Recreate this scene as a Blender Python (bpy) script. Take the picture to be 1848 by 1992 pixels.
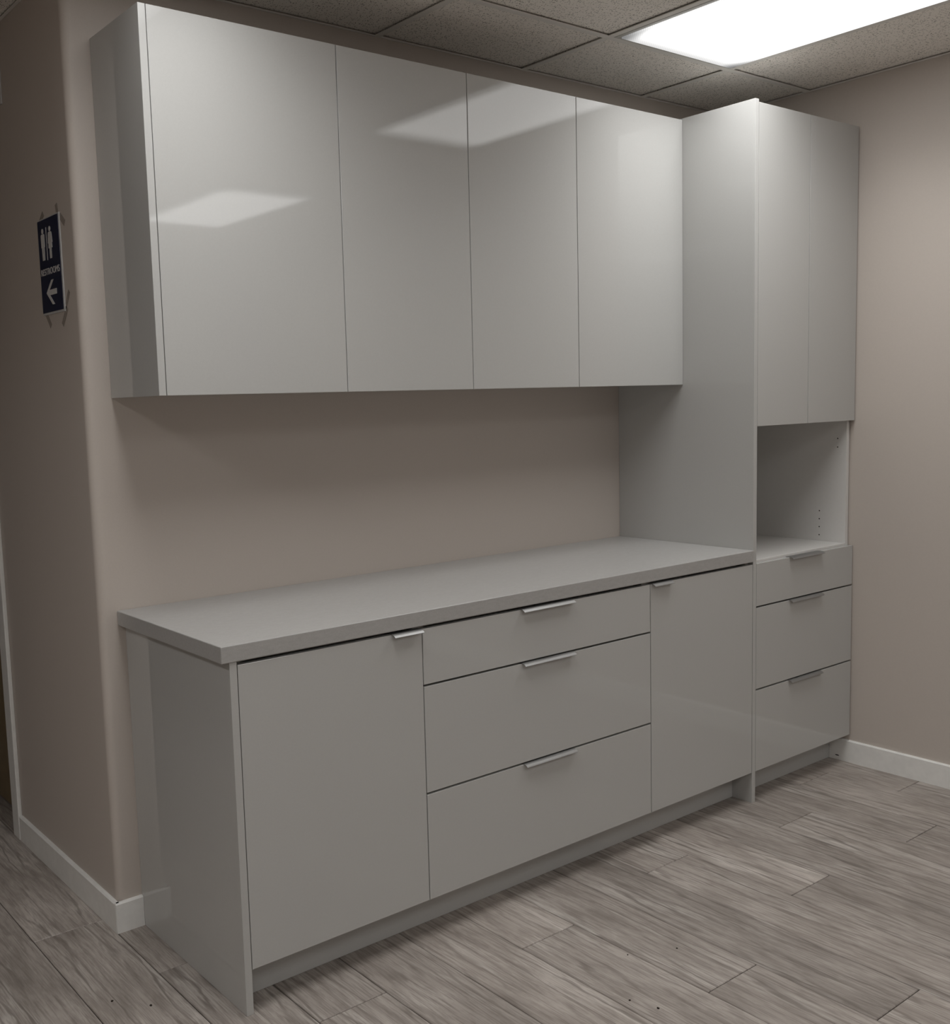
import bpy, bmesh, math, random
from mathutils import Vector, Matrix

for o in list(bpy.data.objects): bpy.data.objects.remove(o)
SC = bpy.context.scene
COL = SC.collection
RND = random.Random(7)

# ------------------------------------------------------------------ camera
W, H = 1848, 1992
F, CX, CY = 2064.78, 828.85, 1011.74
cam = bpy.data.cameras.new('camera')
cam.sensor_fit = 'HORIZONTAL'; cam.sensor_width = 36.0
cam.lens = F / W * 36.0
cam.shift_x = (W / 2 - CX) / W
cam.shift_y = (CY - H / 2) / W
cam.clip_start = 0.02
camo = bpy.data.objects.new('camera', cam); COL.objects.link(camo)
RT = Vector((0.7869961, -0.6162792, -0.0289313))
UP = Vector((0.0914078, 0.0700964, 0.9933434))
FW = Vector((0.6101489, 0.7844020, -0.1114983))
m = Matrix((RT, UP, -FW)).transposed().to_4x4()
m.translation = Vector((-0.9615, -2.8042, 1.4640))
camo.matrix_world = m
SC.camera = camo

# ------------------------------------------------------------------ world, exposure
wd = bpy.data.worlds.new('world'); SC.world = wd; wd.use_nodes = True
wd.node_tree.nodes['Background'].inputs[0].default_value = (0.9, 0.95, 1.0, 1)
wd.node_tree.nodes['Background'].inputs[1].default_value = 0.0
SC.view_settings.view_transform = 'Standard'
SC.view_settings.look = 'None'
SC.view_settings.exposure = 0.17
SC.view_settings.gamma = 1.0
SC.view_settings.use_curve_mapping = False
LAMP = 3.2            # radiance of the fluorescent lenses seen at a low angle
BEAM = 5.6            # watts each troffer throws downwards through its prismatic lens

# ------------------------------------------------------------------ measurements (metres)
XW, XR = 0.0815, 2.8284          # left corner of the back wall, right wall
ZC = 2.5983                      # ceiling
XP = 0.1520                      # outer face of the left end panels
XT = 2.1827                      # left face of the tall end panel
YB, YC, YU, YK = -0.6130, -0.6167, -0.3108, -0.5299
ZK, ZCB, ZCT = 0.1121, 0.8731, 0.9140
ZUB, ZUT = 1.4957, 2.4287
XFL, YFR, YH, XHL = -2.9, -7.40, 3.2, -1.30   # rest of the room and the hall
RB = 0.022                       # rounded wall corner

# ------------------------------------------------------------------ node helpers
def mat(name):
    mt = bpy.data.materials.new(name); mt.use_nodes = True
    nt = mt.node_tree; nt.nodes.clear()
    out = nt.nodes.new('ShaderNodeOutputMaterial')
    return mt, nt, out
def nd(nt, t, **kw):
    n = nt.nodes.new(t)
    for k, v in kw.items():
        if k.startswith('i_'):
            key = k[2:]
            n.inputs[int(key) if key.isdigit() else key.replace('_', ' ')].default_value = v
        else: setattr(n, k, v)
    return n
def math_(nt, op, a, b=None, c=None):
    n = nt.nodes.new('ShaderNodeMath'); n.operation = op
    for i, x in enumerate((a, b, c)):
        if x is None: continue
        if isinstance(x, (int, float)): n.inputs[i].default_value = x
        else: nt.links.new(x, n.inputs[i])
    return n.outputs[0]
def ramp(nt, fac, stops):
    n = nt.nodes.new('ShaderNodeValToRGB')
    e = n.color_ramp.elements
    while len(e) < len(stops): e.new(0.5)
    for el, (p, c) in zip(e, stops):
        el.position = p
        el.color = (c, c, c, 1) if isinstance(c, (int, float)) else (*c, 1)
    nt.links.new(fac, n.inputs[0]); return n.outputs[0]
def mix(nt, fac, a, b, mode='MIX'):
    n = nt.nodes.new('ShaderNodeMix'); n.data_type = 'RGBA'; n.blend_type = mode
    for i, x in ((0, fac), (6, a), (7, b)):
        if isinstance(x, (int, float)): n.inputs[i].default_value = x
        elif isinstance(x, tuple): n.inputs[i].default_value = (*x, 1)
        else: nt.links.new(x, n.inputs[i])
    return n.outputs[2]
def mapping(nt, src, scale=(1, 1, 1), rot=(0, 0, 0)):
    n = nt.nodes.new('ShaderNodeMapping'); n.inputs[3].default_value = scale; n.inputs[2].default_value = rot
    nt.links.new(src, n.inputs[0]); return n.outputs[0]
def noise(nt, vec, scale, detail=2, rough=0.5, dist=0.0):
    n = nd(nt, 'ShaderNodeTexNoise', i_Scale=scale, i_Detail=detail, i_Roughness=rough, i_Distortion=dist)
    nt.links.new(vec, n.inputs['Vector']); return n.outputs[0]
def bump(nt, h, strength, dist):
    n = nd(nt, 'ShaderNodeBump', i_Strength=strength, i_Distance=dist)
    nt.links.new(h, n.inputs['Height']); return n.outputs[0]
def bsdf(nt, out, color, rough=0.5, spec=0.5, metal=0.0, normal=None):
    b = nd(nt, 'ShaderNodeBsdfPrincipled')
    if isinstance(color, tuple): b.inputs['Base Color'].default_value = (*color, 1)
    else: nt.links.new(color, b.inputs['Base Color'])
    if isinstance(rough, (int, float)): b.inputs['Roughness'].default_value = rough
    else: nt.links.new(rough, b.inputs['Roughness'])
    b.inputs['Specular IOR Level'].default_value = spec
    b.inputs['Metallic'].default_value = metal
    if normal is not None: nt.links.new(normal, b.inputs['Normal'])
    nt.links.new(b.outputs[0], out.inputs[0]); return b
def tc(nt, which='Object'):
    return nd(nt, 'ShaderNodeTexCoord').outputs[which]
def geo_pos(nt):
    return nd(nt, 'ShaderNodeNewGeometry').outputs['Position']

M = {}
def simple(name, color, rough=0.5, spec=0.5, metal=0.0, nscale=60, var=0.04, bstr=0.0, bdist=0.0005):
    mt, nt, out = mat(name)
    p = geo_pos(nt)
    n = noise(nt, p, nscale, 3)
    c2 = tuple(x * (1 - var) for x in color); c1 = tuple(min(1, x * (1 + var)) for x in color)
    col = ramp(nt, n, [(0.3, c2), (0.7, c1)])
    nrm = bump(nt, n, bstr, bdist) if bstr else None
    bsdf(nt, out, col, rough, spec, metal, nrm)
    M[name] = mt
simple('wall_paint', (0.560, 0.505, 0.458), 0.55, 0.35, nscale=160, var=0.012, bstr=0.25, bdist=0.0006)
simple('trim_white', (0.84, 0.835, 0.81), 0.32, 0.5, nscale=35, var=0.03, bstr=0.05)
simple('carcass_white', (0.72, 0.71, 0.69), 0.42, 0.4, nscale=90, var=0.01)
simple('dark_hole', (0.02, 0.018, 0.016), 0.9, 0.1)
simple('tee_white', (0.74, 0.72, 0.68), 0.45, 0.4, nscale=30, var=0.02)
simple('frame_grey', (0.50, 0.49, 0.46), 0.4, 0.5, nscale=30, var=0.02)
simple('ceiling_dark', (0.08, 0.075, 0.07), 0.9, 0.1)
simple('floor_joint', (0.035, 0.030, 0.026), 0.9, 0.1)
simple('door_tan', (0.21, 0.155, 0.085), 0.45, 0.4, nscale=20, var=0.08)
simple('sign_navy', (0.011, 0.017, 0.048), 0.3, 0.5, nscale=40, var=0.05)
simple('sign_white', (0.62, 0.61, 0.60), 0.5, 0.4, nscale=80, var=0.03)
simple('plastic_edge', (0.60, 0.60, 0.60), 0.25, 0.5, nscale=40, var=0.03)
simple('tape', (0.34, 0.30, 0.265), 0.25, 0.5, nscale=40, var=0.06)
simple('crumb', (0.03, 0.024, 0.02), 0.9, 0.1)

# glossy light grey lacquer of the cabinet fronts and panels
mt, nt, out = mat('gloss_grey'); M['gloss_grey'] = mt
p = geo_pos(nt)
wob = noise(nt, p, 55, 2)
col = ramp(nt, noise(nt, p, 220, 2), [(0.3, (0.503, 0.502, 0.488)), (0.7, (0.515, 0.514, 0.500))])
bsdf(nt, out, col, 0.025, 0.5, 0, bump(nt, wob, 0.03, 0.0003))

# counter laminate, soft mottled light grey
mt, nt, out = mat('counter_grey'); M['counter_grey'] = mt
p = geo_pos(nt)
a = noise(nt, mapping(nt, p, (1, 3.0, 3)), 45, 5, 0.65)
b = noise(nt, p, 380, 3)
c = mix(nt, 0.35, ramp(nt, a, [(0.3, (0.39, 0.382, 0.370)), (0.7, (0.46, 0.453, 0.443))]),
        ramp(nt, b, [(0.3, (0.37, 0.362, 0.352)), (0.75, (0.485, 0.48, 0.468))]))
bsdf(nt, out, c, 0.38, 0.45, 0, bump(nt, b, 0.08, 0.0003))

# brushed metal pulls
mt, nt, out = mat('brushed_metal'); M['brushed_metal'] = mt
p = geo_pos(nt)
a = noise(nt, mapping(nt, p, (4, 400, 400)), 4, 3)
bsdf(nt, out, ramp(nt, a, [(0.3, (0.33, 0.33, 0.326)), (0.7, (0.39, 0.39, 0.386))]), 0.48, 0.5, 0.85, bump(nt, a, 0.1, 0.0002))

# mineral fibre ceiling tile with short dark fissures
mt, nt, out = mat('ceiling_tile'); M['ceiling_tile'] = mt
p = geo_pos(nt)
base = ramp(nt, noise(nt, p, 140, 4, 0.6), [(0.3, (0.85, 0.81, 0.755)), (0.7, (0.90, 0.865, 0.81))])
wobn = nd(nt, 'ShaderNodeTexNoise', i_Scale=22.0, i_Detail=1.0); nt.links.new(p, wobn.inputs['Vector'])
wv = nd(nt, 'ShaderNodeVectorMath', operation='MULTIPLY_ADD'); wv.inputs[1].default_value = (0.02, 0.02, 0)
nt.links.new(wobn.outputs['Color'], wv.inputs[0]); nt.links.new(p, wv.inputs[2])
masks = []
for rot, sc, th in (((0, 0, 0.5), (180, 62, 0), 0.17), ((0, 0, -0.75), (190, 66, 0), 0.17), ((0, 0, 1.6), (170, 70, 0), 0.17), ((0, 0, 0.2), (170, 170, 0), 0.16)):
    v = nd(nt, 'ShaderNodeTexVoronoi', i_Scale=1.0, i_Randomness=1.0); v.voronoi_dimensions = '2D'
    nt.links.new(mapping(nt, wv.outputs[0], sc, rot), v.inputs['Vector'])
    near = math_(nt, 'LESS_THAN', v.outputs['Distance'], th)
    sep = nd(nt, 'ShaderNodeSeparateColor'); nt.links.new(v.outputs['Color'], sep.inputs[0])
    masks.append(math_(nt, 'MULTIPLY', near, math_(nt, 'GREATER_THAN', sep.outputs[0], 0.80)))
mk = masks[0]
for x in masks[1:]: mk = math_(nt, 'MAXIMUM', mk, x)
c = mix(nt, math_(nt, 'MULTIPLY', mk, 0.92), base, (0.09, 0.08, 0.065))
bsdf(nt, out, c, 0.9, 0.15, 0, bump(nt, math_(nt, 'SUBTRACT', 1.0, mk), 0.5, 0.0015))

# prismatic lens of the fluorescent fixtures: brightest over the tubes, falling off to the rim
mt, nt, out = mat('lamp_lens'); M['lamp_lens'] = mt
o_ = tc(nt, 'Object')
sp = nd(nt, 'ShaderNodeSeparateXYZ'); nt.links.new(o_, sp.inputs[0])
ex = math_(nt, 'SUBTRACT', 0.2825, math_(nt, 'ABSOLUTE', sp.outputs[0]))
ey = math_(nt, 'SUBTRACT', 0.5885, math_(nt, 'ABSOLUTE', sp.outputs[1]))
fx = nd(nt, 'ShaderNodeMapRange', i_1=0.0, i_2=0.07, i_3=0.30, i_4=1.0); fx.interpolation_type = 'SMOOTHSTEP'; nt.links.new(ex, fx.inputs[0])
fy = nd(nt, 'ShaderNodeMapRange', i_1=0.0, i_2=0.15, i_3=0.22, i_4=1.0); fy.interpolation_type = 'SMOOTHSTEP'; nt.links.new(ey, fy.inputs[0])
pr = nd(nt, 'ShaderNodeTexVoronoi', i_Scale=160.0, i_Randomness=0.0); nt.links.new(mapping(nt, o_, (1, 1, 0), (0, 0, 0.785)), pr.inputs['Vector'])
pv = nd(nt, 'ShaderNodeMapRange', i_1=0.0, i_2=0.7, i_3=1.12, i_4=0.86); nt.links.new(pr.outputs['Distance'], pv.inputs[0])
st = math_(nt, 'MULTIPLY', math_(nt, 'MULTIPLY', fx.outputs[0], fy.outputs[0]), math_(nt, 'MULTIPLY', pv.outputs[0], LAMP))
em = nd(nt, 'ShaderNodeEmission'); em.inputs[0].default_value = (1.0, 0.995, 0.985, 1)
nt.links.new(st, em.inputs[1]); nt.links.new(em.outputs[0], out.inputs[0])

# grey washed oak vinyl plank, grain along local y
mt, nt, out = mat('plank'); M['plank'] = mt
o_ = tc(nt, 'Object')
rnd = nd(nt, 'ShaderNodeObjectInfo').outputs['Random']
cmb = nd(nt, 'ShaderNodeCombineXYZ')
nt.links.new(math_(nt, 'MULTIPLY', rnd, 41.0), cmb.inputs[0]); nt.links.new(math_(nt, 'MULTIPLY', rnd, 173.0), cmb.inputs[1])
va = nd(nt, 'ShaderNodeVectorMath', operation='ADD'); nt.links.new(o_, va.inputs[0]); nt.links.new(cmb.outputs[0], va.inputs[1])
v0 = va.outputs[0]
big = noise(nt, mapping(nt, v0, (1.0, 0.34, 1)), 7.5, 5, 0.62, 0.5)
patch = noise(nt, mapping(nt, v0, (1.0, 0.13, 1)), 15.0, 4, 0.6, 0.6)
fib = noise(nt, mapping(nt, v0, (1.0, 0.04, 1)), 230.0, 3, 0.6, 0.2)
fib2 = noise(nt, mapping(nt, v0, (1.0, 0.11, 1)), 75.0, 5, 0.68, 0.5)
w = nd(nt, 'ShaderNodeTexWave', i_Scale=8.0, i_Distortion=13.0, i_Detail=4.0, i_Detail_Scale=1.3, i_Detail_Roughness=0.55)
w.wave_type = 'BANDS'; w.bands_direction = 'X'
nt.links.new(mapping(nt, v0, (1.0, 0.14, 1)), w.inputs['Vector'])
lines = ramp(nt, w.outputs[0], [(0.0, 1.0), (0.07, 0.7), (0.20, 0.0)])
lmask = math_(nt, 'MULTIPLY', lines, ramp(nt, patch, [(0.38, 0.1), (0.62, 1.0)]))
c = ramp(nt, big, [(0.28, (0.260, 0.228, 0.204)), (0.5, (0.385, 0.344, 0.312)), (0.74, (0.518, 0.471, 0.432))])
c = mix(nt, math_(nt, 'MULTIPLY', ramp(nt, patch, [(0.53, 0.0), (0.70, 1.0)]), 0.55), c, (0.667, 0.625, 0.582))
c = mix(nt, math_(nt, 'MULTIPLY', ramp(nt, fib2, [(0.38, 1.0), (0.54, 0.0)]), 0.34), c, (0.165, 0.138, 0.120))
c = mix(nt, math_(nt, 'MULTIPLY', lmask, 0.66), c, (0.120, 0.100, 0.086))
c = mix(nt, math_(nt, 'MULTIPLY', ramp(nt, fib, [(0.38, 1.0), (0.52, 0.0)]), 0.42), c, (0.150, 0.127, 0.110))
kn = noise(nt, mapping(nt, v0, (1.0, 0.35, 1)), 9.0, 2, 0.5)
c = mix(nt, math_(nt, 'MULTIPLY', ramp(nt, kn, [(0.67, 0.0), (0.76, 1.0)]), 0.6), c, (0.121, 0.099, 0.085))
tone = nd(nt, 'ShaderNodeMapRange', i_1=0.0, i_2=1.0, i_3=0.86, i_4=1.12); nt.links.new(rnd, tone.inputs[0])
hsv = nd(nt, 'ShaderNodeHueSaturation'); nt.links.new(c, hsv.inputs['Color']); nt.links.new(tone.outputs[0], hsv.inputs['Value'])
bsdf(nt, out, hsv.outputs[0], 0.5, 0.35, 0, bump(nt, math_(nt, 'SUBTRACT', fib2, lmask), 0.12, 0.0008))

# ------------------------------------------------------------------ mesh helpers
def tag(o, label=None, cat=None, group=None, kind=None):
    if label: o['label'] = label
    if cat: o['category'] = cat
    if group: o['group'] = group
    if kind: o['kind'] = kind
    return o
def link(name, me, loc, parent=None, rot=None):
    o = bpy.data.objects.new(name, me); COL.objects.link(o)
    loc = Vector(loc)
    if parent is not None:
        o.parent = parent; loc = loc - world_loc(parent)
    o.location = loc
    if rot: o.rotation_euler = rot
    return o
def world_loc(o):
    l = o.location.copy()
    while o.parent: o = o.parent; l += o.location
    return l
def thing(name, loc, label, cat, group=None, kind=None):
    o = bpy.data.objects.new(name, None); COL.objects.link(o); o.location = loc
    o.empty_display_size = 0.1
    return tag(o, label, cat, group, kind)
CACHE = {}
def box_mesh(dx, dy, dz, material, bev=0.0, seg=1):
    key = (round(dx, 5), round(dy, 5), round(dz, 5), material, bev, seg)
    if key in CACHE: return CACHE[key]
    bm = bmesh.new(); bmesh.ops.create_cube(bm, size=1)
    for v in bm.verts: v.co = Vector((v.co.x * dx, v.co.y * dy, v.co.z * dz))
    if bev: bmesh.ops.bevel(bm, geom=list(bm.edges), offset=bev, segments=seg, affect='EDGES', profile=0.5)
    me = bpy.data.meshes.new(material); bm.to_mesh(me); bm.free()
    me.materials.append(M[material]); CACHE[key] = me
    return me
def box(name, a, b, material, parent=None, bev=0.0, seg=1):
    lo = [min(x, y) for x, y in zip(a, b)]; hi = [max(x, y) for x, y in zip(a, b)]
    c = [(x + y) / 2 for x, y in zip(lo, hi)]
    return link(name, box_mesh(*[y - x for x, y in zip(lo, hi)], material, bev, seg), c, parent)
def multi_box(name, boxes, material, loc, parent=None, bev=0.0):
    bm = bmesh.new(); loc = Vector(loc)
    for a, b in boxes:
        t = bmesh.new(); bmesh.ops.create_cube(t, size=1)
        for v in t.verts:
            v.co = Vector([(a[i] + b[i]) / 2 + v.co[i] * abs(b[i] - a[i]) for i in range(3)]) - loc
        if bev: bmesh.ops.bevel(t, geom=list(t.edges), offset=bev, segments=1, affect='EDGES')
        tm = bpy.data.meshes.new('t'); t.to_mesh(tm); t.free(); bm.from_mesh(tm); bpy.data.meshes.remove(tm)
    me = bpy.data.meshes.new(name); bm.to_mesh(me); bm.free(); me.materials.append(M[material])
    return link(name, me, loc, parent)
def prism(name, pts, axis, lo, hi, material, loc, parent=None, smooth=False):
    """closed 2D outline extruded along axis (0=x: pts are (y,z); 1=y: (x,z); 2=z: (x,y))"""
    loc = Vector(loc)
    def P(p, t):
        q = {0: (t, p[0], p[1]), 1: (p[0], t, p[1]), 2: (p[0], p[1], t)}[axis]
        return Vector(q) - loc
    bm = bmesh.new()
    A = [bm.verts.new(P(p, lo)) for p in pts]; B = [bm.verts.new(P(p, hi)) for p in pts]
    n = len(pts)
    bm.faces.new(A); bm.faces.new(B[::-1])
    for i in range(n): bm.faces.new((A[i], B[i], B[(i + 1) % n], A[(i + 1) % n]))
    bmesh.ops.recalc_face_normals(bm, faces=bm.faces)
    me = bpy.data.meshes.new(name); bm.to_mesh(me); bm.free(); me.materials.append(M[material])
    if smooth:
        me.shade_smooth()
        me.set_sharp_from_angle(angle=math.radians(35))
    return link(name, me, loc, parent)
def struct(o): o['kind'] = 'structure'; return o

# ------------------------------------------------------------------ walls
arc = [(XW + RB - RB * math.sin(t), RB - RB * math.cos(t)) for t in [i * math.pi / 2 / 10 for i in range(11)]]
struct(prism('wall_back', [(XR + 0.10, 0.0)] + arc + [(XW, 0.115), (XR + 0.10, 0.115)], 2, 0.0, 2.75, 'wall_paint', (XW, 0, 0), smooth=True))
DY0, DY1, DZ = 0.915, 1.755, 2.06            # door opening in the hall wall
multi = [((XW, 0.115, 0), (XW + 0.115, DY0, 2.75)), ((XW, DY1, 0), (XW + 0.115, YH, 2.75)), ((XW, DY0, DZ), (XW + 0.115, DY1, 2.75))]
struct(multi_box('wall_left', multi, 'wall_paint', (XW, 0.115, 0)))
struct(box('wall_right', (XR, YFR, 0), (XR + 0.10, 0, 2.75), 'wall_paint'))
struct(box('wall_front', (XFL - 0.1, YFR - 0.1, 0), (XR + 0.10, YFR, 2.75), 'wall_paint'))
struct(box('wall_far_left', (XFL - 0.1, YFR, 0), (XFL, 0.0, 2.75), 'wall_paint'))
struct(box('wall_hall_corner', (XFL - 0.1, 0.0, 0), (XHL - 0.1, 0.1, 2.75), 'wall_paint'))
struct(box('wall_hall_left', (XHL - 0.1, 0.0, 0), (XHL, YH, 2.75), 'wall_paint'))
struct(box('wall_hall_end', (XHL - 0.1, YH, 0), (XW + 0.115, YH + 0.1, 2.75), 'wall_paint'))

# baseboards
HB, TB = 0.0880, 0.012
def board_profile(s):   # (distance from wall, z)
    return [(0, 0), (s * TB, 0), (s * TB, HB - 0.004), (s * (TB - 0.004), HB), (0, HB)]
struct(prism('baseboard_left', [(XW + a, z) for a, z in board_profile(-1)], 1, -0.008, 0.845, 'trim_white', (XW, 0, 0)))
struct(prism('baseboard_back', [(a, z) for a, z in board_profile(-1)], 0, XW - TB + 0.0006, XP - 0.0006, 'trim_white', (XW, 0, 0)))
bbr = struct(prism('baseboard_right', [(XR + a, z) for a, z in board_profile(-1)], 1, YFR, YK - 0.001, 'trim_white', (XR, YK, 0)))
prism('scuff_mark', [(-0.565 + 0.009 * math.cos(a * math.pi / 6), 0.018 + 0.0022 * math.sin(a * math.pi / 6)) for a in range(12)], 0, XR - TB - 0.0003, XR - TB + 0.001, 'dark_hole', (XR - TB, -0.565, 0.018), bbr)
struct(prism('baseboard_front', [(YFR + a, z) for a, z in board_profile(1)], 0, XFL, XR - TB, 'trim_white', (0, YFR, 0)))
struct(prism('baseboard_far_left', [(XFL + a, z) for a, z in board_profile(1)], 1, YFR + TB, -TB, 'trim_white', (XFL, 0, 0)))

# hall door in its white casing
dr = thing('door_1', (XW, DY0, 0), None, None, kind='structure')
CW, CT = 0.068, 0.014
def casing(name, a, b):
    o = box(name, a, b, 'trim_white', dr, 0.003, 2); return o
casing('casing', (XW - CT, DY0 - CW, 0), (XW, DY0, DZ + CW))
casing('casing', (XW - CT, DY1, 0), (XW, DY1 + CW, DZ + CW))
casing('casing', (XW - CT, DY0, DZ), (XW, DY1, DZ + CW))
box('jamb', (XW, DY0, 0), (XW + 0.115, DY0 + 0.018, DZ), 'trim_white', dr)
box('jamb', (XW, DY1 - 0.018, 0), (XW + 0.115, DY1, DZ), 'trim_white', dr)
box('jamb', (XW, DY0 + 0.018, DZ - 0.018), (XW + 0.115, DY1 - 0.018, DZ), 'trim_white', dr)
box('door_leaf', (XW + 0.062, DY0 + 0.020, 0.006), (XW + 0.102, DY1 - 0.020, DZ - 0.020), 'door_tan', dr, 0.002)

# ------------------------------------------------------------------ floor of planks
floor = struct(box('floor', (XFL, YFR, -0.12), (XR, YH, -0.0075), 'floor_joint'))
PW, PL, X0 = 0.1993, 1.236, 0.0735
JOINT = {-1: 0.102, 0: -0.282, 1: -0.745, 2: -1.35, 3: -0.30, 4: -0.814, 5: -1.266, 6: -1.592, 7: -0.735, 8: -1.108, 9: -1.72, 10: -0.800, 11: -1.138, 12: -1.86, 13: -0.897, -2: -0.62, -3: 0.33}
ncol0 = math.floor((XFL - X0) / PW)
for ci in range(ncol0, 14):
    xa, xb = max(X0 + ci * PW, XFL), min(X0 + (ci + 1) * PW, XR)
    if xb - xa < 0.01: continue
    j = JOINT.get(ci, RND.uniform(-0.6, 0.6))
    ytop = 0.0 if (xb > XW or xb < XHL) else YH
    k0 = math.floor((YFR - j) / PL)
    y = j + k0 * PL
    while y < ytop - 0.01:
        ya, yb = max(y, YFR), min(y + PL, ytop)
        y += PL
        if yb - ya < 0.02: continue
        g = 0.0012
        box('plank', (xa + g, ya + g, -0.0075), (xb - g, yb - g, 0.0), 'plank', floor, 0.0017)

box('plank', (X0 + 0.0009, DY0 + 0.019, -0.0075), (XW + 0.115, DY1 - 0.019, 0.0), 'plank', floor, 0.0017)

# ------------------------------------------------------------------ suspended ceiling
ceil = struct(box('ceiling', (XFL, YFR, ZC + 0.030), (XR, YH, ZC + 0.10), 'ceiling_dark'))
GX, GL = 0.6243, 1.2360
xs = [1.7033 + GX * k for k in range(-8, 2)]
xs = [x for x in xs if XFL < x < XR]
ys = [-0.3983 + GL * k for k in range(-6, 3)]
ys = [y for y in ys if YFR + 0.02 < y < YH]
LIGHTS = [(cx_, -0.3983 - r_ * 2 * GL) for r_ in (0, 1, 2) for cx_ in (1.7033, 1.7033 - 3 * GX, 1.7033 - 6 * GX) if not (r_ == 2 and cx_ < 1)]
XE, YE = [XFL] + xs + [XR], [YFR] + ys + [YH]
for i in range(len(XE) - 1):
    for k in range(len(YE) - 1):
        xa, xb, ya, yb = XE[i], XE[i + 1], YE[k], YE[k + 1]
        if any(abs(xa - lx) < 0.02 and abs(yb - ly) < 0.02 for lx, ly in LIGHTS): continue
        cells = []
        if ya < 0: cells.append((xa, xb, ya, min(yb, 0)))
        if yb > 0:
            ha, hb = max(xa, XHL), min(xb, XW)
            if hb - ha > 0.02: cells.append((ha, hb, max(ya, 0), yb))
        if len(cells) == 2 and cells[0][:2] == cells[1][:2]: cells = [(xa, xb, ya, yb)]
        for a, b, c_, d_ in cells:
            if d_ - c_ < 0.03: continue
            g = 0.004
            box('ceiling_tile', (a + g, c_ + g, ZC + 0.0072), (b - g, d_ - g, ZC + 0.0222), 'ceiling_tile', ceil, 0.0015)
TW = 0.0122
def tee(a, b):
    return box('grid_tee', a, b, 'tee_white', ceil, 0.0006)
for y in ys:
    xa, xb = (XFL, XR) if y < 0 else (XHL, XW)
    tee((xa, y - TW, ZC), (xb, y + TW, ZC + 0.003))
for x in xs:
    top = YH if XHL < x < XW else 0.0
    seg = [YFR] + [y for y in ys if y < top] + [top]
    for a, b in zip(seg[:-1], seg[1:]):
        tee((x - TW, a + (TW + 0.0003 if a != YFR else 0), ZC), (x + TW, b - (TW + 0.0003 if b != top else 0), ZC + 0.003))
WA = 0.009
for a, b in (((XW + 0.02, -WA, 0), (XR, 0, 0)), ((XR - WA, YFR, 0), (XR, -WA, 0)), ((XW - WA, 0.02, 0), (XW, YH, 0))):
    box('wall_angle', (a[0], a[1], ZC - 0.0002), (b[0], b[1], ZC + 0.0028), 'tee_white', ceil, 0.0006)

LL = ['bright fluorescent ceiling troffer above the tall cabinet, its prismatic lens glowing white',
      'fluorescent ceiling troffer above the left end of the wall cabinets',
      'added out-of-view fill troffer left of the cabinets, in front of the hall opening',  # out of view, added as fill for the hall wall and side panels
      'rear fluorescent ceiling troffer mirrored in the leftmost wall cabinet door',
      'added unseen rear fill troffer in the middle behind the viewer',  # never in view, added to raise the room's light level
      'added unseen rear fill troffer at the far left behind the viewer',  # unseen, added for more fill from the left
      'added unseen fill troffer of the rearmost row, beside the right wall']  # unseen, added to brighten the lower fronts and right wall
for (lx, ly), lab in zip(LIGHTS, LL):
    x0, x1, y1, y0 = lx + 0.0125, lx + GX - 0.0125, ly - 0.0125, ly - GL + 0.0125
    cx, cy = (x0 + x1) / 2, (y0 + y1) / 2
    t = thing('ceiling_light', (cx, cy, ZC), lab, 'ceiling light', 'recessed fluorescent ceiling lights')
    fw = 0.017
    hz0, hz1 = ZC + 0.0035, ZC + 0.0285
    multi_box('housing', [((x0, y0, hz1 - 0.003), (x1, y1, hz1)), ((x0, y0, hz0), (x0 + 0.003, y1, hz1 - 0.003)), ((x1 - 0.003, y0, hz0), (x1, y1, hz1 - 0.003)),
                          ((x0 + 0.003, y0, hz0), (x1 - 0.003, y0 + 0.003, hz1 - 0.003)), ((x0 + 0.003, y1 - 0.003, hz0), (x1 - 0.003, y1, hz1 - 0.003))], 'frame_grey', (cx, cy, ZC), t)
    multi_box('lens_frame', [((x0, y0, ZC - 0.001), (x0 + fw, y1, ZC + 0.0035)), ((x1 - fw, y0, ZC - 0.001), (x1, y1, ZC + 0.0035)),
                             ((x0 + fw, y0, ZC - 0.001), (x1 - fw, y0 + fw, ZC + 0.0035)), ((x0 + fw, y1 - fw, ZC - 0.001), (x1 - fw, y1, ZC + 0.0035))], 'frame_grey', (cx, cy, ZC), t, 0.0008)
    box('lens', (x0 + fw, y0 + fw, ZC - 0.0055), (x1 - fw, y1 - fw, ZC + 0.0034), 'lamp_lens', t)
    al = bpy.data.lights.new('troffer_beam', 'AREA'); al.shape = 'RECTANGLE'
    al.size = x1 - x0 - 0.10; al.size_y = y1 - y0 - 0.14
    al.energy = BEAM; al.spread = math.radians(140); al.color = (1.0, 0.995, 0.985)
    link('lamp', al, (cx, cy, ZC - 0.0065), t)
    if lx > 1 and ly > -1:
        box('latch', (x0 + 0.002, -0.86, ZC - 0.004), (x0 + 0.013, -0.83, ZC - 0.001), 'frame_grey', t, 0.001)

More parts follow.
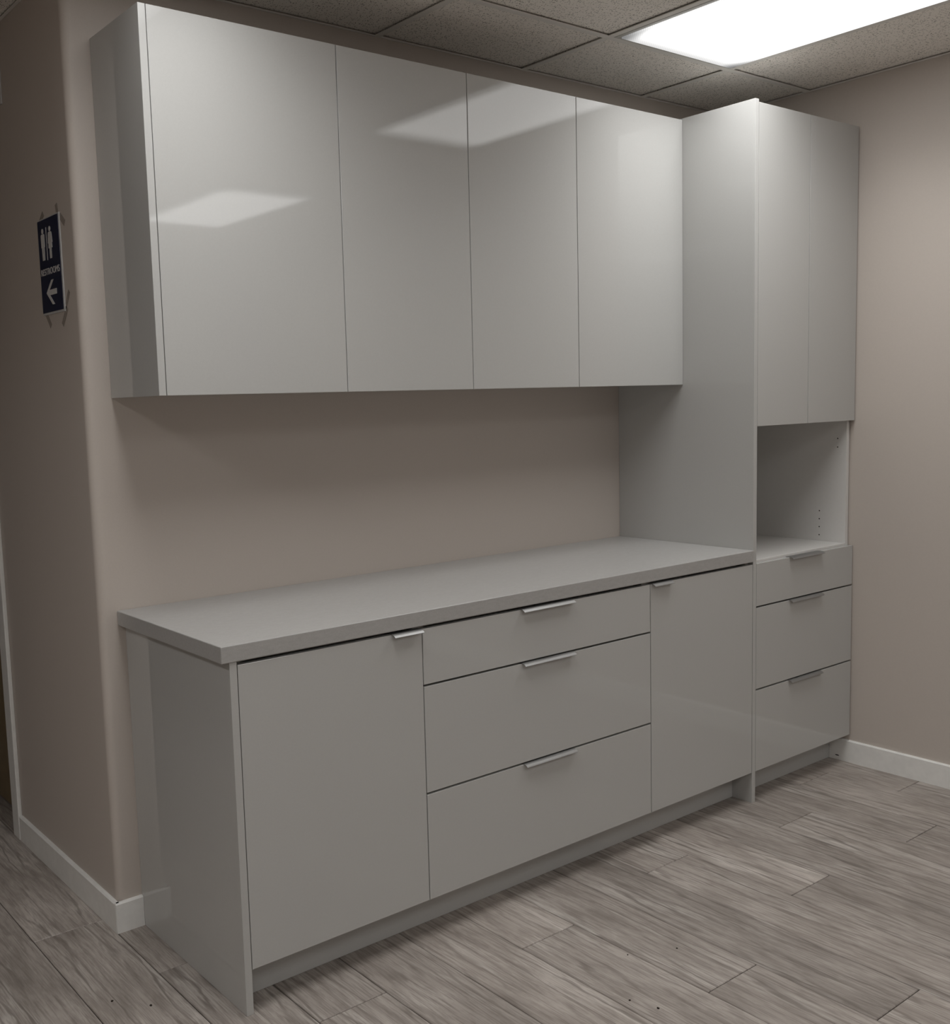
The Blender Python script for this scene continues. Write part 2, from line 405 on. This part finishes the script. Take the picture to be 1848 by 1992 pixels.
# ------------------------------------------------------------------ cabinets
BEV = 0.0009
G = 0.0015
def handle(parent, xa, xb, ztop, yf=YB):
    """thin bent edge pull hooked over the top of a front"""
    mid = [(0.016, 0.0010), (0.004, 0.0010), (-0.005, 0.0008), (-0.010, -0.0006), (-0.014, -0.0030), (-0.0165, -0.0060)]
    th = 0.0018
    up, dn = [], []
    for i, (a, b) in enumerate(mid):
        p, q = mid[max(i - 1, 0)], mid[min(i + 1, len(mid) - 1)]
        t = Vector((q[0] - p[0], q[1] - p[1])).normalized(); n = Vector((t.y, -t.x))
        if n.y < 0: n = -n
        up.append((yf + a + n.x * th / 2, ztop + b + n.y * th / 2)); dn.append((yf + a - n.x * th / 2, ztop + b - n.y * th / 2))
    return prism('handle', up + dn[::-1], 0, xa, xb, 'brushed_metal', ((xa + xb) / 2, yf, ztop), parent, smooth=True)
def front(name, parent, xa, xb, za, zb, yf, hd=None, lab=None):
    o = box(name, (xa, yf, za), (xb, yf + 0.0185, zb), 'gloss_grey', parent, BEV, 2)
    if hd:
        h = handle(o, hd[0], hd[1], zb)
        h['label'] = 'slim brushed metal edge pull'
    if lab: o['label'] = lab
    return o

# base cabinets
TH = 0.018
def base_carcass(parent, xa, xb, mat_='carcass_white', top=ZCB - 0.0003):
    yf, ykk = YB + 0.0205, YK + 0.0195
    bx = []
    for x in (xa, xb - TH):
        bx.append(((x, ykk, 0), (x + TH, -0.0005, top)))
        bx.append(((x, yf, ZK), (x + TH, ykk, top)))
    bx += [((xa + TH, yf, ZK), (xb - TH, -0.0005, ZK + TH)), ((xa + TH, -0.0065, ZK + TH), (xb - TH, -0.0005, top)),
           ((xa + TH, yf + 0.035, top - TH), (xb - TH, yf + 0.12, top)), ((xa + TH, -0.11, top - TH), (xb - TH, -0.0065, top))]
    return multi_box('body', bx, mat_, ((xa + xb) / 2, yf, 0), parent)
XB = [XP + 0.0205, 0.7187, 1.6374, XT - 0.0010]
ZD0 = 0.8638
c1 = thing('base_cabinet', ((XB[0] + XB[1]) / 2, -0.3, 0), 'glossy light grey base cabinet with one tall door, nearest the hall corner', 'cabinet', 'base cabinets under the counter')
base_carcass(c1, XB[0] - 0.0008, XB[1] - 0.0003)
front('door', c1, XB[0] + 0.0005, XB[1] - G, ZK, ZD0, YB, (0.618, 0.7135))
c2 = thing('base_cabinet', ((XB[1] + XB[2]) / 2, -0.3, 0), 'wide glossy light grey base cabinet with three drawers under the counter', 'cabinet', 'base cabinets under the counter')
base_carcass(c2, XB[1] + 0.0003, XB[2] - 0.0003)
ZD1, ZD2 = 0.7092, 0.4107
GH = 0.0030
for za, zb in ((ZD1 + GH, ZD0), (ZD2 + GH, ZD1 - GH), (ZK, ZD2 - GH)):
    front('drawer_front', c2, XB[1] + G, XB[2] - G, za, zb, YB, (1.075, 1.284))
c3 = thing('base_cabinet', ((XB[2] + XB[3]) / 2, -0.3, 0), 'glossy light grey base cabinet with one door, beside the tall cabinet', 'cabinet', 'base cabinets under the counter')
base_carcass(c3, XB[2] + 0.0003, XB[3] - 0.0003)
front('door', c3, XB[2] + G, XB[3] - 0.0015, ZK, ZD0, YB, (1.643, 1.738))
tag(box('end_panel', (XP, YB, 0), (XP + 0.019, -0.0005, ZCB - 0.0003), 'gloss_grey', None, BEV, 2),
    'glossy light grey end panel closing the base cabinets at the hall corner', 'panel', 'cabinet end panels')
tag(box('toe_kick', (XP + 0.0195, YK, 0), (XT - 0.0005, YK + 0.0185, ZK - 0.001), 'gloss_grey', None, BEV),
    'long grey toe kick board set back under the base cabinets', 'toe kick', 'toe kick boards')
# counter
tag(box('countertop', (0.1304, YC, ZCB), (XT - 0.0005, -0.0005, ZCT), 'counter_grey', None, 0.0022, 3),
    'light grey mottled countertop running along the back wall', 'countertop')

# tall cabinet
tag(box('end_panel', (XT, YB, 0), (XT + 0.019, -0.0005, 2.4335), 'gloss_grey', None, BEV, 2),
    'full height glossy grey end panel between counter and tall cabinet', 'panel', 'cabinet end panels')
XA, XZ = XT + 0.0195, 2.8218
t = thing('tall_cabinet', ((XA + XZ) / 2, -0.3, 0), 'tall glossy light grey cabinet with two doors, open microwave niche and three drawers', 'cabinet')
yf, ykk = YB + 0.0205, YK + 0.0195
bx = []
for x in (XA, XZ - TH):
    bx.append(((x, ykk, 0), (x + TH, -0.0005, 2.4215)))
    bx.append(((x, yf, ZK), (x + TH, ykk, 2.4215)))
bx.append(((XA + TH, -0.0065, ZK), (XZ - TH, -0.0005, 2.4215)))
for z0, z1 in ((ZK, ZK + TH), (1.3455, 1.3455 + TH), (2.4215 - TH, 2.4215)):
    bx.append(((XA + TH, yf, z0), (XZ - TH, -0.0065, z1)))
multi_box('body', bx, 'carcass_white', ((XA + XZ) / 2, yf, 0), t)
box('shelf', (XA + TH + 0.0003, yf, 0.8725 - TH), (XZ - TH - 0.0003, -0.0068, 0.8725), 'carcass_white', t, 0.0008)
XTG = 2.5087
ZTB, ZTT = 1.3439, 2.4240
front('door', t, XT + 0.0205, XTG - G, ZTB, ZTT, YB)
front('door', t, XTG + G, 2.8226, ZTB, ZTT, YB)
for za, zb in ((ZD1 + GH, ZD0), (ZD2 + GH, ZD1 - GH), (ZK, ZD2 - GH)):
    front('drawer_front', t, XT + 0.0205, 2.8226, za, zb, YB, (2.402, 2.607))
for yy, zz in ((-0.556, 1.275), (-0.556, 1.242), (-0.482, 0.991), (-0.482, 0.959), (-0.482, 0.928), (-0.482, 0.896)):
    r = 0.0026
    pts = [(yy + r * math.cos(a * math.pi / 5), zz + r * math.sin(a * math.pi / 5)) for a in range(10)]
    prism('pin_hole', pts, 0, XZ - TH - 0.0003, XZ - TH + 0.002, 'dark_hole', (XZ - TH, yy, zz), t)
tag(box('toe_kick', (XA, YK, 0), (XR - 0.0005, YK + 0.0185, ZK - 0.001), 'gloss_grey', None, BEV),
    'short grey toe kick board under the tall cabinet drawers', 'toe kick', 'toe kick boards')

# wall cabinets
tag(box('end_panel', (XP, YU, ZUB), (XP + 0.019, -0.0005, ZUT), 'gloss_grey', None, BEV, 2),
    'glossy grey end panel on the left side of the wall cabinets', 'panel', 'cabinet end panels')
XU = [XP + 0.0205, 0.7147, 1.1782, 1.6426, XT - 0.0008]
def wall_cab(xa, xb, lab, doors):
    c = thing('wall_cabinet', ((xa + xb) / 2, -0.15, ZUB), lab, 'cabinet', 'wall cabinets above the counter')
    y0, z0, z1 = YU + 0.0205, ZUB + 0.0008, ZUT - 0.0008
    a, b = xa + 0.0003, xb - 0.0003
    bx = [((a, y0, z0), (a + TH, -0.0005, z1)), ((b - TH, y0, z0), (b, -0.0005, z1)), ((a + TH, y0, z0), (b - TH, -0.0005, z0 + TH)),
          ((a + TH, y0, z1 - TH), (b - TH, -0.0005, z1)), ((a + TH, -0.0065, z0 + TH), (b - TH, -0.0005, z1 - TH))]
    multi_box('body', bx, 'gloss_grey', ((xa + xb) / 2, y0, z0), c)
    for p, q in doors: front('door', c, p, q, ZUB, ZUT, YU)
    return c
g = 0.0013
wall_cab(XP + 0.0195, XU[1], 'glossy grey wall cabinet with one wide door, leftmost above the counter', [(XU[0] + 0.0005, XU[1] - g)])
wall_cab(XU[1], XU[3], 'glossy grey wall cabinet with two doors in the middle of the row', [(XU[1] + g, XU[2] - g), (XU[2] + g, XU[3] - g)])
wall_cab(XU[3], XT - 0.0003, 'glossy grey wall cabinet with one door, touching the tall end panel', [(XU[3] + g, XU[4])])

# ------------------------------------------------------------------ restroom sign on the hall wall
SX = XW - 0.0005
sg = thing('restroom_sign', (SX, 0.19, 1.737), 'navy restrooms sign with white figures and left arrow taped to the hall wall', 'sign')
SL = {'c': (0.19, 1.868)}
TILT = 0.0
def yz(pts): return pts
prism('holder', [(0.2745, 1.7355), (0.1030, 1.7355), (0.1035, 1.9985), (0.2750, 1.9985)], 0, SX - 0.003, SX, 'plastic_edge', (SX, 0.19, 1.868), sg)
prism('panel', [(0.2745, 1.7415), (0.1105, 1.7415), (0.1115, 1.9950), (0.2750, 1.9950)], 0, SX - 0.0042, SX - 0.0030, 'sign_navy', (SX, 0.19, 1.868), sg)
xf0, xf1 = SX - 0.0050, SX - 0.0042
def flat(name, pts, lab=None):
    o = prism(name, pts, 0, xf0, xf1, 'sign_white', (SX, sum(p[0] for p in pts) / len(pts), sum(p[1] for p in pts) / len(pts)), sg)
    if lab: o['label'] = lab
def figure(cy, woman):
    """standing pictogram: cy is its centre along the wall, feet at 1.885"""
    name = 'woman_pictogram' if woman else 'man_pictogram'
    zt = 1.971
    head = [(cy + 0.0072 * math.cos(a * math.pi / 6), zt - 0.0065 + 0.0072 * math.sin(a * math.pi / 6)) for a in range(12)]
    if woman:
        half = [(0.0095, 1.9565), (0.0130, 1.9535), (0.0178, 1.9270), (0.0145, 1.9260), (0.0105, 1.9420), (0.0150, 1.9130), (0.0075, 1.9130), (0.0070, 1.8850), (0.0015, 1.8850), (0.0012, 1.9100)]
    else:
        half = [(0.0105, 1.9565), (0.0140, 1.9530), (0.0140, 1.9205), (0.0112, 1.9205), (0.0102, 1.9420), (0.0092, 1.8850), (0.0018, 1.8850), (0.0014, 1.9160)]
    bm = bmesh.new(); c = Vector((SX, cy, 1.928))
    body = [(cy + a, z) for a, z in half] + [(cy - a, z) for a, z in half[::-1]]
    for pts in (head, body):
        A = [bm.verts.new(Vector((xf0, *p)) - c) for p in pts]; B = [bm.verts.new(Vector((xf1, *p)) - c) for p in pts]
        bm.faces.new(A); bm.faces.new(B[::-1]); n = len(pts)
        for i in range(n): bm.faces.new((A[i], B[i], B[(i + 1) % n], A[(i + 1) % n]))
    bmesh.ops.recalc_face_normals(bm, faces=bm.faces); bmesh.ops.triangulate(bm, faces=bm.faces)
    me = bpy.data.meshes.new(name); bm.to_mesh(me); bm.free(); me.materials.append(M['sign_white'])
    link(name, me, c, sg)
figure(0.2365, False); figure(0.1785, True)
flat('divider', [(0.2078, 1.883), (0.2055, 1.883), (0.2055, 1.972), (0.2078, 1.972)])
flat('arrow', [(0.2330, 1.7945), (0.1890, 1.8275), (0.1720, 1.8275), (0.2060, 1.8015), (0.1515, 1.8015), (0.1515, 1.7870), (0.2060, 1.7870), (0.1720, 1.7605), (0.1890, 1.7605)], 'white arrow pointing left')
fc = bpy.data.curves.new('lettering', 'FONT'); fc.body = 'RESTROOMS'; fc.size = 0.0255; fc.align_x = 'CENTER'; fc.extrude = 0.0003; fc.space_character = 1.0
fo = bpy.data.objects.new('lettering_curve', fc); COL.objects.link(fo)
dg = bpy.context.evaluated_depsgraph_get()
me = bpy.data.meshes.new_from_object(fo.evaluated_get(dg)); bpy.data.objects.remove(fo)
wx = max(v.co.x for v in me.vertices) - min(v.co.x for v in me.vertices)
sxx = 0.148 / wx
rot = Matrix(((0, 0, -1), (-1, 0, 0), (0, 1, 0))).to_4x4()
for v in me.vertices: v.co = rot @ Vector((v.co.x * sxx, v.co.y, v.co.z))
me.materials.clear(); me.materials.append(M['sign_white'])
o = link('lettering', me, (SX - 0.0045, 0.1930, 1.8440), sg); o['label'] = 'white word RESTROOMS'
def tape(a, b, wid):
    a, b = Vector(a), Vector(b); t = (b - a).normalized(); n = Vector((-t.y, t.x)) * wid / 2
    pts = [tuple(a + n), tuple(a - n), tuple(b - n), tuple(b + n)]
    prism('tape', pts, 0, SX - 0.0005, SX, 'tape', (SX, *((a + b) / 2)), sg)
tape((0.262, 1.992), (0.232, 2.014), 0.018)
tape((0.118, 1.990), (0.126, 2.023), 0.018)
tape((0.105, 1.990), (0.070, 1.964), 0.018)
tape((0.106, 1.742), (0.069, 1.786), 0.014)
tape((0.092, 1.744), (0.134, 1.700), 0.016)
tape((0.262, 1.742), (0.227, 1.703), 0.016)

# second sign, only its white rim in view at the picture edge
s2 = thing('wall_sign', (XW - 0.0005, 0.61, 2.376), 'dark sign with a white rim, high on the hall wall near the ceiling', 'sign')
prism('holder', [(0.70, 2.374), (0.519, 2.374), (0.515, 2.492), (0.70, 2.492)], 0, XW - 0.005, XW - 0.0005, 'plastic_edge', (XW, 0.61, 2.43), s2)
prism('panel', [(0.696, 2.379), (0.531, 2.379), (0.529, 2.488), (0.696, 2.488)], 0, XW - 0.0062, XW - 0.005, 'sign_navy', (XW, 0.61, 2.43), s2)

# ------------------------------------------------------------------ crumbs on the floor
for x, y, r, lab in ((0.898, -1.165, 0.0032, 'dark crumb on the plank floor just behind the frontmost one'),
                     (0.923, -1.232, 0.0036, 'frontmost dark crumb on the plank floor before the drawers'),
                     (1.056, -1.020, 0.0024, 'smallest dark crumb on the plank floor, nearest the base drawers'),
                     (1.179, -1.083, 0.0026, 'rightmost dark crumb on the plank floor before the base cabinets'),
                     (-0.073, -0.331, 0.0040, 'dark crumb on the hall floor, farther left from the base end panel'),
                     (-0.006, -0.413, 0.0034, 'dark crumb on the hall floor, closer to the base end panel')):
    bm = bmesh.new(); bmesh.ops.create_icosphere(bm, subdivisions=1, radius=r)
    for v in bm.verts:
        v.co *= RND.uniform(0.75, 1.25); v.co.z = max(v.co.z * 0.5, -r * 0.3)
    zmin = min(v.co.z for v in bm.verts)
    for v in bm.verts: v.co.z -= zmin
    me = bpy.data.meshes.new('crumb'); bm.to_mesh(me); bm.free(); me.materials.append(M['crumb'])
    o = link('crumb', me, (x, y, 0.0))
    tag(o, lab, 'crumb', 'dark crumbs on the floor')
